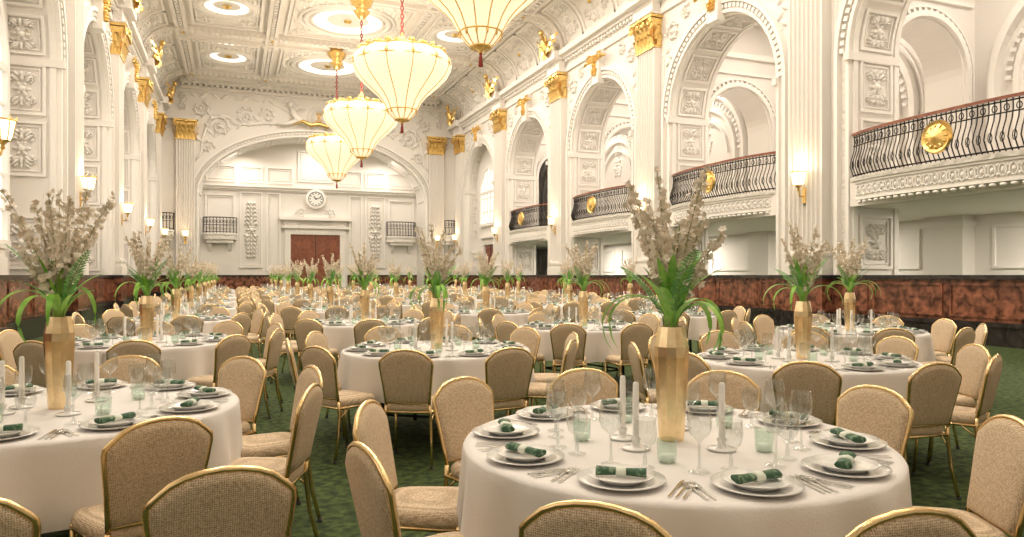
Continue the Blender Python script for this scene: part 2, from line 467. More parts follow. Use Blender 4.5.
def pilaster(Wd=1.2, top=9.6, capt=10.72):
    mb = MB(); H = .3; nf = 7
    pr = [(-Wd / 2, 0), (-Wd / 2, H)]
    fw = (Wd - .1) / nf
    for i in range(nf):
        c = -Wd / 2 + .05 + fw * (i + .5); r = fw * .38
        for k in range(6):
            t = pi - pi * k / 5
            pr.append((c + r * cos(t), H - .09 * sin(t)))
    pr += [(Wd / 2, H), (Wd / 2, 0)]
    mb.prof(lambda a, b, c: LO(b, a, c), 2.05, top, pr, PL)
    for (z0, z1, e) in ((1.42, 1.75, .10), (1.75, 1.9, .06), (1.9, 1.98, .09), (1.98, 2.05, .03)):
        mb.ob(LO, -Wd / 2 - e, Wd / 2 + e, z0, z1, 0, H + e, PL)
    for (z0, z1, e, m) in ((0, .47, .16, MARD), (.47, 1.33, .08, MARB), (1.33, 1.42, .16, MARD)):
        mb.ob(LO, -Wd / 2 - e, Wd / 2 + e, z0, z1, 0, H + e, m)
    hh = capt - top
    mb.ob(LO, -Wd / 2 - .03, Wd / 2 + .03, top - .06, top + .03, 0, H + .04, GOLD)
    bell = lambda a, b, h: LO(a * (1 + .18 * b * b), top + b * hh * .86, h * (H + .02 + .12 * b * b))
    mb.ob(lambda b, a, h: bell(a, b, h), 0, 1, -Wd / 2 + .04, Wd / 2 - .04, 0, 1, GOLD, 5)
    def lf(uc, z0, hgt, wd, out, face=0):
        def fn(i, j):
            v = i; u = (j - .5) * 2
            w = wd * (1 - .35 * v ** 3) * (sin(pi * min(1, .25 + v * .62)) ** .5)
            hb = out * (v ** 2.2) + .05 - .04 * abs(u)
            z = z0 + hgt * (v if v < .85 else .85 - (v - .85) * .8)
            b = (z - top) / (hh * .86)
            d = H + .03 + .12 * b * b + hb
            if face == 0: return LO(uc * (1 + .12 * b) + u * w, z, d)
            return LO(face * (Wd / 2 + .02 + hb + .05 * b), z, uc + u * w)
        mb.grid(fn, 7, 2, GOLD)
    for i in range(5): lf(-Wd / 2 + Wd * (i + .5) / 5, top, hh * .42, .115, .15)
    for i in range(4): lf(-Wd / 2 + Wd * (i + 1) / 5, top + hh * .2, hh * .52, .12, .2)
    for s in (-1, 1):
        lf(.12, top, hh * .42, .1, .13, s); lf(.22, top + hh * .2, hh * .5, .1, .16, s)
        for sc2, cx in ((.16, Wd / 2 + .01), (.1, .18)):
            pts = []
            for i in range(17):
                q = i / 16; r = sc2 * (1 - q * .85); t = pi / 2 + q * 3.4 * pi
                pts.append(LO(s * (cx + r * cos(t) * -1), top + hh * .74 + r * sin(t), H + .22))
            mb.tube(pts, .035, 5, GOLD)
    mb.dome(lambda a, b, h: LO(a, b, h), 0, top + hh * .88, .13, .11, .12, GOLD, base=H + .22)
    mb.ob(LO, -Wd / 2 - .12, Wd / 2 + .12, top + hh * .88, capt - .03, 0, H + .22, GOLD)
    mb.ob(LO, -Wd / 2 - .16, Wd / 2 + .16, capt - .03, capt + .05, 0, H + .26, PL)
    return mb.build('fluted_pilaster', mesh_only=True)
PM = pilaster()
for P in PI_[1:]:
    inst(PM, 'fluted_pilaster', (WR, P, 0)); inst(PM, 'fluted_pilaster', (WL, P, 0), pi)
PME = pilaster(1.05, 9.7, 10.85)
for X in (-2.75, 12.9): inst(PME, 'fluted_pilaster', (X, YE, 0), pi / 2)

def gilt():
    mb = MB()
    mb.X = Matrix.Translation((-.6, 0, 11.62)) @ Matrix.Diagonal((1.5, 1.5, 1.5, 1)) @ Matrix.Translation((.6, 0, -11.62))
    mb.tube([(-.62, .0, 11.62), (-.72, 0, 11.8), (-.80, 0, 12.0), (-.86, 0, 12.18)], [.10, .13, .10, .05], 8, GOLD)
    mb.lathe([(.001, -.1), (.07, -.06), (.09, 0), (.07, .06), (.001, .1)], 10, GOLD, (-.88, 0, 12.27))
    for s in (-1, 1):
        for L in range(3):
            def wing(i, j):
                u, v = i, j
                return (-.62 - .15 * sin(pi * u) - .03 * L, s * (.07 + (.62 - .12 * L) * u), 11.85 - .09 * L + (.28 - .1 * L) * u ** .7 - v * (.2 - .12 * u) + .03 * sin(u * 22))
            mb.grid(wing, 10, 2, GOLD)
        mb.tube([(-.7, s * .07, 12.0), (-.82, s * .25, 11.92), (-.88, s * .32, 12.1)], [.045, .035, .025], 6, GOLD)
    mb.X = None
    return mb.build('gilded_figure', mesh_only=True)
GM = gilt()
for P in PI_[2:]:
    inst(GM, 'gilded_figure', (WR, P, 0)); inst(GM, 'gilded_figure', (WL, P, 0), pi)

SX = .20
def sconce():
    mb = MB()
    x = -.3
    mb.lathe([(.001, -.26), (.045, -.23), (.025, -.18), (.07, -.12), (.12, -.09)], 12, GOLD, (x - SX, 0, 0))
    mb.lathe([(.11, -.09), (.145, -.02), (.165, .12), (.195, .26), (.18, .27), (.15, .1), (.08, -.04)], 16, SCON, (x - SX, 0, 0), mod=lambda t: 1 + .03 * cos(8 * t))
    mb.tube([(x - SX + .195 * cos(i * pi / 10), .195 * sin(i * pi / 10), .26) for i in range(20)], .018, 5, GOLD, closed=True)
    for i in range(8):
        t = i * pi / 4
        mb.tube([(x - SX + r * cos(t), r * sin(t), z) for r, z in ((.12, -.09), (.15, -.0), (.17, .12), (.2, .26), (.21, .32))], .010, 4, GOLD)
    mb.tube([(x, 0, -.35), (x - .08, 0, -.38), (x - .16, 0, -.36), (x - SX, 0, -.22)], .022, 6, GOLD)
    mb.box(x - .03, x, -.06, .06, -.55, -.15, GOLD)
    return mb.build('sconce_lamp', mesh_only=True)
SM = sconce()
for P in PI_[1:]:
    inst(SM, 'sconce_lamp', (WR, P, 3.85), 0, 1); inst(SM, 'sconce_lamp', (WL, P, 3.85), pi)
for X in (-2.75, 12.9): inst(SM, 'sconce_lamp', (X, YE, 3.85), pi / 2)

# ------------------------------------------------------------ balconies
def balcony(hw=2.62, bow=.34, back=1.5):
    mb = MB()
    dd = lambda u: bow * (1 - abs(u / hw) ** 3)
    T = lambda a, b, c: (-(dd(a) + c), a, b)
    pr = [(3.08, -.42), (3.12, -.2), (3.2, -.12), (3.26, -.02), (3.3, .0), (3.66, .02), (3.7, .10), (3.8, .12), (3.8, -.4)]
    mb.prof(T, -hw, hw, [(z, o) for z, o in pr], PLC, 24)
    mb.ob(T, -hw, hw, 3.24, 3.3, -.1, .04, PLR, 24); mb.ob(T, -hw, hw, 3.64, 3.7, -.1, .06, PLR, 24)
    n = 26
    for i in range(n):
        u = -hw + 2 * hw * (i + .5) / n
        mb.tube([T(u + .075 * cos(t * pi / 5), 3.47 + .12 * sin(t * pi / 5), .03) for t in range(10)], .016, 5, PLR, closed=True)
        mb.dome(T, u, 3.47, .035, .07, .06, PLR, n=6)
        mb.dome(T, u + hw / n, 3.56, .03, .05, .05, PLR, n=6); mb.dome(T, u + hw / n, 3.38, .03, .05, .05, PLR, n=6)
        mb.dome(T, u, 3.19, .07, .04, .06, PLR, n=6)
    mb.box(-.1, back, -hw, hw, 3.1, 3.78, PL)
    n = 46
    for i in range(n + 1):
        u = -hw + .03 + (2 * hw - .06) * i / n
        pts = [T(u, z, o) for z, o in ((3.8, -.02), (3.92, .05), (4.08, .12), (4.25, .08), (4.45, .0), (4.65, -.03), (4.84, -.02))]
        mb.tube(pts, .016, 4, IRON)
        if i % 2 == 0 and i < n:
            um = u + (2 * hw - .06) / n
            mb.tube([T(um + .05 * cos(t * pi / 4), 4.68 + .07 * sin(t * pi / 4), -.02) for t in range(8)], .012, 4, IRON, closed=True)
            mb.tube([T(um + .04 * cos(t * pi / 4), 4.1 + .1 * sin(t * pi / 4), .11) for t in range(8)], .010, 4, IRON, closed=True)
    for z, r, o in ((3.86, .02, 0), (4.58, .016, -.01), (4.8, .018, -.02)):
        mb.tube([T(-hw + 2 * hw * i / 24, z, o) for i in range(25)], r, 5, IRON)
    mb.ob(T, -hw, hw, 4.84, 4.90, -.06, .04, WOOD, 24)
    n = 20
    for (r0, r1, h0, h1) in ((.36, .33, 0, .06), (.33, .27, .06, .03), (.27, .15, .03, .07), (.15, .001, .07, .12)):
        vs = []
        for i in range(n):
            t = 2 * pi * i / n
            vs += [(-(bow + .1 + h0), r0 * cos(t), 4.33 + r0 * sin(t)), (-(bow + .1 + h1), r1 * cos(t), 4.33 + r1 * sin(t))]
        mb.add(vs, [(2 * i, 2 * ((i + 1) % n), 2 * ((i + 1) % n) + 1, 2 * i + 1) for i in range(n)], GOLD, True)
    for i in range(12):
        t = i * pi / 6
        mb.dome(lambda a, b, h: (-(bow + .14 + h), a, b), .22 * cos(t), 4.33 + .22 * sin(t), .05, .025, .03, GOLD, ang=t)
    return mb.build('balcony', mesh_only=True)
BM = balcony()
for c in BAYS[:-1]: inst(BM, 'balcony', (WR, c, 0))
def small_balcony(hw):
    mb = MB()
    dd = lambda u: .25 + .5 * sqrt(max(0, 1 - (u / (hw * 1.02)) ** 2))
    T = lambda a, b, c: (-(dd(a) + c), a, b)
    mb.ob(lambda a, b, h: (-(h * dd(a)), a, b), -hw, hw, 3.72, 4.02, 0, 1, PLC, 14)
    mb.ob(lambda a, b, h: (-(h * (dd(a) + .08)), a, b), -hw - .04, hw + .04, 4.02, 4.12, 0, 1, PLR, 14)
    mb.ob(lambda a, b, h: (-(h * dd(a) * .75), a, b), -hw * .8, hw * .8, 3.5, 3.72, 0, 1, PLR, 14)
    for s in (-.6, .6): mb.ob(lambda b, a, h: LO(a, b, h * (b - 2.9)), 2.95, 3.55, s * hw - .1, s * hw + .1, 0, .6, PLR, 3)
    n = max(4, int(hw * 2 / .2))
    for i in range(n + 1):
        u = -hw + 2 * hw * i / n
        mb.tube([T(u, 4.12, 0), T(u, 4.4, .09), T(u, 4.75, .0), T(u, 5.1, 0)], .022, 4, IRON)
        if i < n:
            um = u + hw / n
            mb.tube([T(um + .06 * cos(t * pi / 4), 4.86 + .1 * sin(t * pi / 4), 0) for t in range(8)], .014, 4, IRON, closed=True)
    for s in (-1, 1):
        mb.tube([LO(s * hw, 4.13, .1), LO(s * hw, 5.1, .1)], .02, 4, IRON)
        mb.tube([LO(s * hw, 5.12, 0), LO(s * hw, 5.12, .26)], .03, 5, IRON)
    for z, r in ((5.12, .035), (4.65, .016), (4.2, .02)):
        mb.tube([T(-hw + 2 * hw * i / 16, z, 0) for i in range(17)], r, 5, IRON)
    return mb.build('small_balcony', mesh_only=True)
SB = small_balcony(1.0)
YN = 50.5

# ------------------------------------------------------------ gallery aisle (right)
mb = MB()
XA = 19.5; xm = (WR + 1.5 + XA) / 2; hw = (XA - WR - 1.5) / 2
mb.box(XA, XA + .2, YB, 50.5, 0, 11.6, PL)
SA = lambda u, v, h: (XA - h, u, v)
for i, c in enumerate(BAYS[1:]):
    g, L1, La = gpath(c, 2.6, 6.6, 3.75, 2.6)
    A = lambda s, off, h: SA(*g(s, off), h)
    for (o0, o1, h) in ((0, .18, .26), (-.6, -.45, .18), (-1.1, -1.0, .14), (.3, .36, .08)):
        mb.ob(A, 0 if o0 > -.9 else L1, 2 * L1 + La if o0 > -.9 else L1 + La, o0, o1, 0, h, PLR, 50)
    n = 30
    for k in range(n):
        s = L1 + La * (k + .5) / n
        mb.ob(A, s - .06, s + .06, -.36, -.18, 0, .12, PLR)
    for sx in (-1, 1):
        frame(mb, SA, c + sx * 1.35 - .38, c + sx * 1.35 + .38, 4.2, 6.2, .06, .06, PLR)
        relief(mb, SA, c + sx * 1.35, 5.2, .25, .8, PLR, .09)
    frame(mb, SA, c - .75, c + .75, 4.0, 6.3, .08, .08, PLR)
    relief(mb, SA, c, 7.6, .5, .9, PLR, .1)
    for sx in (-1, 1):
        frame(mb, SA, c + sx * 1.6 - 1.2, c + sx * 1.6 + 1.2, 1.6, 2.8, .08, .06, PLR)
ST = lambda P: (lambda u, v, h: (u, P - .6 - h, v))
for P in PI_[1:]:
    S = ST(P)
    S2 = lambda u, v, h: (u, P + .6 - h, v)
    for s_ in (S, S2):
        arch_face(mb, s_, WR + 1.5, XA, 3.75, 11.2, xm, 1.4, 7.0, 1.4, 0, PL, 20)
    g, L1, La = gpath(xm, 1.4, 7.0, 3.75, 1.4)
    mb.prof(lambda a, b, cc: S(*g(a, 0), b), 0, 2 * L1 + La, [(0, 0), (-1.2, 0)], PL, 50)
    A = lambda s, off, h: S(*g(s, off), h)
    mb.ob(A, 0, 2 * L1 + La, .05, .2, 0, .12, PLR, 50); mb.ob(A, 0, 2 * L1 + La, .3, .36, 0, .08, PLR, 50)
    for k in range(24):
        s = L1 + La * (k + .5) / 24
        mb.ob(A, s - .04, s + .04, .21, .29, 0, .07, PLR)
    mb.ob(S, xm - 1.7, xm + 1.7, 8.9, 9.0, 0, .1, PLR); mb.ob(S, WR + 1.5, XA, 9.5, 9.7, 0, .16, PLR)
    mb.box(XA - .5, XA, P - .6, P + .6, 0, 3.1, PL); mb.box(XA - .56, XA, P - .66, P + .66, 2.8, 2.95, PLR)
V = lambda a, b, h: (xm + (hw - h) * cos(b), a, 9.65 + (1.3 - h) * sin(b))
mb.grid(lambda u, v: V(YB + (50.5 - YB) * u, pi * v, 0), 2, 16, CEIL)
for c in BAYS[1:]:
    for o in (-2.2, 0, 2.2):
        mb.ob(lambda b, a, h: V(a, b, h), 0, pi, c + o - .1, c + o + .1, 0, .08, PLR, 16)
mb.build('wall_gallery')
mb = MB(); mb.box(WR + 1.5, XA, YB, 50.5, 3.1, 3.75, PL); mb.build('floor_gallery')

def arch_window(S, c, name, z0=2.2, w=1.9, sp=6.4):
    mb = MB()
    n = 24
    pts = [(c - w, z0), (c - w, sp)] + [(c + w * cos(pi - pi * i / n), sp + w * sin(pi * i / n)) for i in range(1, n)] + [(c + w, sp), (c + w, z0)]
    vs = [S(u, v, .02) for u, v in pts] + [S(c, sp - 1, .02)]
    N = len(pts); mb.add(vs, [(i, (i + 1) % N, N) for i in range(N)], GLOW)
    g, L1, La = gpath(c, w, sp, z0, w)
    A = lambda s, off, h: S(*g(s, off), h)
    mb.ob(A, 0, 2 * L1 + La, -.05, .16, 0, .14, PLR, 40)
    mb.ob(S, c - w, c + w, z0 - .12, z0 + .05, 0, .2, PLR)
    for k in (-1.2, -.4, .4, 1.2):
        u = c + k * w / 2
        zt = sp + sqrt(max(0, w * w - (u - c) ** 2))
        mb.ob(S, u - .035, u + .035, z0, zt, 0, .09, PLR)
    z = z0 + .8
    while z < sp + .1:
        mb.ob(S, c - w, c + w, z - .03, z + .03, 0, .08, PLR); z += .84
    mb.ob(S, c - w, c + w, sp - .08, sp + .08, 0, .12, PLR)
    mb.build(name)
for k, c in enumerate(BAYS):
    arch_window(lambda u, v, h: (WL - 1.0 + h, u, v), c, 'window_%d' % (k + 1))
arch_window(lambda u, v, h: (WR + .6 - h, u, v), BAYS[-1], 'window_8', z0=4.6, w=1.5, sp=6.6)

def door(S, c, hw, top, name, big=False):
    mb = MB()
    mb.ob(S, c - hw, c + hw, 0, top, 0, .06, WOOD)
    for s in (-1, 1):
        a0, a1 = sorted((c + s * .03, c + s * (hw - .02)))
        for (z0, z1) in ((.2, .36 * top), (.4 * top, .62 * top), (.66 * top, .95 * top)):
            mid = (a0 + a1) / 2
            for (b0, b1) in ((a0 + .12, mid - .06), (mid + .06, a1 - .12)):
                frame(mb, lambda a, b, h: S(a, b, h + .06), b0, b1, z0, z1, .05, .04, WOOD)
                mb.ob(S, b0 + .1, b1 - .1, z0 + .1, z1 - .1, .06, .085, WOOD)
        mb.ob(S, c + s * .12 - .03, c + s * .12 + .03, top * .38, top * .46, .06, .12, GOLD)
    mb.ob(S, c - .02, c + .02, 0, top, .06, .09, DARK)
    for s in (-1, 1):
        a0, a1 = sorted((c + s * hw, c + s * (hw + .4)))
        mb.ob(S, a0, a1, 0, top + .4, 0, .2, PL); frame(mb, lambda a, b, h: S(a, b, h + .2), a0 + .06, a1 - .06, .3, top, .04, .04, PLR)
    mb.ob(S, c - hw, c + hw, top, top + .4, 0, .2, PLC)
    mb.ob(S, c - hw - .6, c + hw + .6, top + .4, top + .55, 0, .35, PLR)
    if big:
        mb.ob(S, c - hw - .4, c + hw + .4, top + .55, top + .95, 0, .2, PLC)
        mb.ob(S, c - hw - .75, c + hw + .75, top + .95, top + 1.15, 0, .5, PLR)
        relief(mb, lambda a, b, h: S(a, b, h + .2), c, top + .75, 1.2, .16, PLR, .08, vert=False)
        for s in (-1, 1): scroll(mb, lambda a, b, h: S(a, b, h + .15), c + s * .95, top + 1.45, .3, s, PLR, .12)
        mb.ob(S, c - .8, c + .8, top + 1.15, top + 1.35, 0, .3, PLR)
    mb.build(name)
SN = lambda u, v, h: (u, YN - h, v)
door(SN, 5.15, 1.62, 4.15, 'door_1', True)
door(lambda u, v, h: (WR + .6 - h, u, v), BAYS[-1] - .4, 1.0, 3.3, 'door_2')

# ------------------------------------------------------------ end wall
mb = MB()
EC, EW, ESP, ERI = 5.08, 7.1, 6.4, 3.9
arch_face(mb, SE, WL, WR, 0, HT + .1, EC, EW, ESP, ERI, 0, PL, 60)
arch_face(mb, SE, WL - 1.6, XA, 0, HT + .1, EC, EW, ESP, ERI, -.02, PL, 60)
mb.build('wall_end')
mb = MB(); mb.box(WL - 1.6, XA, YN, YN + .2, 0, HT, PL); mb.build('wall_niche')
g, L1, La = gpath(EC, EW, ESP, 0, ERI)
mb = MB()
dado(mb, SN, EC - EW, 3.0, 0); dado(mb, SN, 7.3, EC + EW, 0)
dado(mb, SE, WL, EC - EW, 0); dado(mb, SE, EC + EW, WR, 0)
mb.build('baseboard_end')
mb = MB()
mb.prof(lambda a, b, cc: SE(*g(a, 0), b), 0, 2 * L1 + La, [(0, 0), (-2.5, 0)], PL, 100)
A = lambda s, off, h: SE(*g(s, off), h)
Lt = 2 * L1 + La
mb.ob(A, L1 - 5, Lt - L1 + 5, 0, .12, 0, .14, PLR, 120); mb.ob(A, L1 - 5, Lt - L1 + 5, .12, .34, 0, .05, PLC, 120); mb.ob(A, L1 - 5, Lt - L1 + 5, .34, .46, 0, .2, PLR, 120)
for i in range(90):
    s = L1 + La * (i + .5) / 90
    mb.ob(A, s - .05, s + .05, .17, .29, .05, .16, PLR)
Q = lambda s, d, h: SE(*g(s, -h), -d)
for i in range(11):
    frame(mb, Q, L1 + La * i / 11 + .1, L1 + La * (i + 1) / 11 - .1, .3, 2.2, .08, .06, PLR, 4)
for sx in (-1, 1):
    scroll(mb, SE, EC + sx * 5.9, 10.6, .62, sx, PLR, .22); scroll(mb, SE, EC + sx * 4.4, 11.3, .5, -sx, PLR, .2, rot=1)
    scroll(mb, SE, EC + sx * 7.0, 11.6, .45, sx, PLR, .18, rot=2); scroll(mb, SE, EC + sx * 3.1, 11.5, .42, sx, PLR, .18)
    scroll(mb, SE, EC + sx * 6.6, 9.3, .36, -sx, PLR, .18)
    mb.tube([SE(EC + sx * x, z, .06) for x, z in ((2.5, 11.0), (3.3, 11.0), (4.0, 10.85), (4.9, 10.8), (5.4, 11.2), (6.3, 11.2), (6.7, 10.4), (6.9, 9.7), (6.95, 8.9), (7.3, 8.4))], [.09] * 9 + [.03], 6, PLR)
    for k in range(14):
        q = k / 13
        mb.dome(SE, EC + sx * (2.8 + 4.3 * q), 11.15 - 1.6 * q * q + (.18 if k % 2 else -.12), .28, .11, .14, PLR, ang=sx * (.7 if k % 2 else -.9), point=.6)
    for k in range(12):
        mb.dome(SE, EC + sx * (1.4 + k * .6), 12.45, .3, .12, .12, PLR, ang=.6 if k % 2 else -.6, n=6, point=.6)
    relief(mb, SE, EC + sx * 8.0, 12.0, .3, .6, PLR, .14)
    frame(mb, SE, EC + sx * 8.9 - .42, EC + sx * 8.9 + .42, 1.8, 3.6, .05, .04, PLR)
mb.dome(SE, EC, 11.45, .75, .85, .35, PLR, n=16); mb.dome(SE, EC, 11.45, .5, .6, .2, PLG, base=.28, n=16)
for sx in (-1, 1):
    mb.tube([SE(EC + sx * x, z, h) for x, z, h in ((.7, 11.0, .2), (1.1, 11.2, .3), (1.5, 11.6, .35), (1.7, 12.0, .3))], [.14, .2, .2, .12], 8, PLR)
    mb.lathe([(.001, -.2), (.15, -.12), (.19, 0), (.15, .13), (.001, .2)], 10, PLR, (EC + sx * 1.75, YE - .32, 12.25))
    mb.tube([SE(EC + sx * x, z, h) for x, z, h in ((1.3, 11.3, .3), (1.9, 11.0, .4), (2.5, 10.95, .25))], [.16, .13, .07], 7, PLR)
    mb.tube([SE(EC + sx * x, z, h) for x, z, h in ((1.6, 11.8, .3), (1.2, 12.1, .4), (.8, 12.0, .35))], [.08, .06, .05], 6, PLR)
    for k in range(5):
        mb.dome(SE, EC + sx * (1.9 + .22 * k), 11.9 + .1 * k, .4, .12, .12, PLR, ang=sx * .6, n=6, point=.6)
mb.tube([SE(EC + x, z, .5) for x, z in ((-1.6, 10.9), (-1.0, 11.2), (-.5, 10.98), (0, 11.1), (.5, 10.95), (1.0, 11.15), (1.4, 11.0))], [.03, .11, .15, .12, .15, .10, .03], 7, GOLD)
relief(mb, lambda a, b, h: SE(a, b, h + .45), EC, 11.5, .24, .36, GOLD, .1)
mb.ob(SE, WL + 1.2, WR - 1.2, 12.75, 12.95, 0, .15, PL); mb.ob(SE, WL + 1.2, WR - 1.2, 13.05, 13.4, 0, .5, PLR)
x = WL + 1.3
while x < WR - 1.3:
    mb.ob(SE, x, x + .16, 12.92, 13.06, 0, .35, PLR); x += .32
mb.ob(SE, WL, EC - EW + .0, 10.85, 11.1, 0, .3, PL); mb.ob(SE, EC + EW, WR, 10.85, 11.1, 0, .3, PL)
def npanel(a0, a1, b0, b1, rl=False):
    frame(mb, SN, a0, a1, b0, b1, .1, .12, PLR); frame(mb, SN, a0 + .18, a1 - .18, b0 + .18, b1 - .18, .04, .06, PLR)
    if rl: relief(mb, SN, (a0 + a1) / 2, (b0 + b1) / 2, (a1 - a0) * .36, (b1 - b0) * .4, PLR, .28)
npanel(.35, 1.75, 1.9, 6.9, True); npanel(8.5, 9.9, 1.9, 6.9, True)
npanel(2.0, 2.9, 1.7, 6.9); npanel(7.4, 8.3, 1.7, 6.9)
npanel(-1.75, .05, 4.5, 6.7); npanel(10.15, 11.95, 4.5, 6.7)
for a0, a1 in ((-1.7, .1), (.35, 1.75), (2.0, 3.7), (6.6, 8.3), (8.5, 9.9), (10.1, 12.0)):
    npanel(a0, a1, 7.5, 8.6)
npanel(4.0, 6.3, 7.7, 9.8)
mb.ob(SN, EC - EW, EC + EW, 7.05, 7.2, 0, .25, PLR); mb.ob(SN, EC - EW, EC + EW, 7.2, 7.32, 0, .4, PLR)
mb.ob(SN, EC - EW, EC + EW, 6.95, 7.05, 0, .12, PLC)
mb.build('trim_40')
for X in (-.85, 11.0): inst(SB, 'small_balcony', (X, YN - .02, 0), pi / 2)
SB2 = small_balcony(.36)
inst(SB2, 'small_balcony', (-3.75, YE - .02, 0), pi / 2); inst(SB2, 'small_balcony', (13.82, YE - .02, 0), pi / 2)

mb = MB(); cz = 6.55
for (r0, r1, h0, h1, m) in ((.66, .66, 0, .4, PLR), (.66, .5, .4, .42, PLR), (.5, .5, .42, .36, DARK), (.5, .46, .38, .38, DARK), (.46, .001, .37, .37, CLK)):
    vs = []
    for i in range(32):
        t = 2 * pi * i / 32
        vs += [SN(5.15 + r0 * cos(t), cz + r0 * sin(t), h0), SN(5.15 + r1 * cos(t), cz + r1 * sin(t), h1)]
    mb.add(vs, [(2 * i, 2 * ((i + 1) % 32), 2 * ((i + 1) % 32) + 1, 2 * i + 1) for i in range(32)], m)
for k in range(12):
    t = k * pi / 6
    mb.ob(lambda a, b, h: SN(5.15 + a * cos(t) - b * sin(t), cz + a * sin(t) + b * cos(t), h), .33, .43, -.025, .025, .37, .385, DARK)
for (t, L, w) in ((2.2, .25, .03), (.35, .36, .022)):
    mb.ob(lambda a, b, h: SN(5.15 + a * cos(t) - b * sin(t), cz + a * sin(t) + b * cos(t), h), -.06, L, -w, w, .385, .4, DARK)
mb.build('wall_clock')

# ------------------------------------------------------------ chandeliers
def chandelier():
    mb = MB()
    pr = [(.20, .42), (.30, .50), (.40, .62), (.50, .80), (.61, 1.0), (.75, 1.17), (.95, 1.35), (1.18, 1.56), (1.38, 1.78), (1.49, 2.0), (1.53, 2.18), (1.49, 2.36), (1.36, 2.50)]
    NL = 12
    mb.lathe(pr, 96, SHADE, mod=lambda t: 1 + .035 * abs(sin(NL / 2 * t)))
    mb.lathe([(1.36, 2.50), (1.2, 2.54), (1.05, 2.56)], 48, GOLD)
    for k in range(NL):
        t = 2 * pi * k / NL
        mb.tube([((r + .01) * cos(t), (r + .01) * sin(t), z) for r, z in pr], .014, 6, GOLD)
        t2 = t + pi / NL
        for dz, tt, rr in ((0, t2, .20), (.03, t, .12)):
            mb.dome(lambda a, b, h: ((1.38 + h) * cos(tt + a / 1.42), (1.38 + h) * sin(tt + a / 1.42), 2.54 + dz + b), 0, 0, rr, .09, .05, GOLD)
            mb.dome(lambda a, b, h: ((1.38 - h) * cos(tt + a / 1.42), (1.38 - h) * sin(tt + a / 1.42), 2.54 + dz + b), 0, 0, rr, .09, .05, GOLD)
        mb.dome(lambda a, b, h: ((1.54 + h) * cos(t + a / 1.5), (1.54 + h) * sin(t + a / 1.5), 2.22 + b), 0, 0, .05, .11, .04, GOLD)
        mb.dome(lambda a, b, h: ((.45 + h) * cos(t + a / .5), (.45 + h) * sin(t + a / .5), .68 + b), 0, 0, .035, .10, .03, GOLD)
    for r, z, tr in ((1.555, 2.16, .02), (1.4, 2.50, .032), (.47, .72, .02), (.22, .42, .03)):
        mb.tube([(r * cos(i * pi / 24), r * sin(i * pi / 24), z) for i in range(48)], tr, 6, GOLD, closed=True)
    mb.lathe([(.001, .28), (.07, .31), (.05, .34), (.13, .38), (.22, .42)], 16, GOLD)
    mb.lathe([(.001, 0), (.055, .0), (.04, .2), (.02, .24), (.04, .27), (.02, .30)], 10, TASS)
    for k in range(4):
        t = 2 * pi * k / 4 + .4
        mb.tube([(1.3 * cos(t), 1.3 * sin(t), 2.54), (.03 * cos(t), .03 * sin(t), 2.85)], .010, 5, GOLD)
    mb.lathe([(.02, 2.8), (.10, 2.9), (.12, 3.0), (.05, 3.1), (.03, 3.2)], 12, GOLD)
    z = 3.2; k = 0
    while z < 6.3:
        ax = k % 2
        mb.tube([((.045 * cos(a * pi / 4)) * (1 - ax), (.045 * cos(a * pi / 4)) * ax, z + .085 * sin(a * pi / 4)) for a in range(8)], .018, 4, TASS, closed=True)
        z += .13; k += 1
    mb.lathe([(.03, 6.2), (.14, 6.26), (.26, 6.40), (.34, 6.55), (.2, 6.64), (.38, 6.8), (.48, 7.05), (.3, 7.15), (.3, 7.35)], 20, GOLD, mod=lambda t: 1 + .06 * cos(8 * t))
    return mb.build('chandelier', mesh_only=True)
CM = chandelier()
LK = 1.46
def area(name, loc, size, power, up=False, col=(1, .905, .775)):
    l = bpy.data.lights.new(name, 'AREA'); l.shape = 'DISK'; l.size = size; l.energy = power * LK; l.color = col
    o = bpy.data.objects.new(name, l); o.location = loc
    if up: o.rotation_euler = (pi, 0, 0)
    sc.collection.objects.link(o); return o
for i, P in enumerate(PI_[1:-1]):
    inst(CM, 'chandelier', (5, P, 5.95))
    area('chandelier_uplight', (5, P, 8.42), 2.0, 165, True, (1, .86, .68))
    k = (.3, .8, 1, 1, 1, 1)[i]
    for (X) in (-.3, 10.3):
        area('ceiling_fill', (X, P, HT - .3), .6, 155 * k)  # added fill light below the ceiling, no lamp fixture here
for i, c in enumerate(BAYS):
    k = (.15, .5, 1, 1, 1, 1, 1)[i]
    area('roundel_light', (5, c, HT - .35), 2.2, 240 * k)
    area('roundel_light_side', (-.3, c, HT - .35), 1.4, 80 * k); area('roundel_light_side', (10.3, c, HT - .35), 1.4, 80 * k)
for c in BAYS[1:-1]:
    area('gallery_light', (xm, c, 10.7), 1.2, 140)
    area('aisle_light', (xm, c, 3.05), 1.2, 150)
for q in (-4.5, 0, 4.5): area('niche_light', (EC + q, 49.0, 9.2 if q else 10.0), .8, 60)
for P in PI_[1:]:
    for X in (WR - .3 - SX, WL + .3 + SX):
        l = bpy.data.lights.new('sconce_bulb', 'POINT'); l.energy = 40; l.color = (1, .74, .45); l.shadow_soft_size = .06
        o = bpy.data.objects.new('sconce_bulb', l); o.location = (X, P, 4.12); sc.collection.objects.link(o)

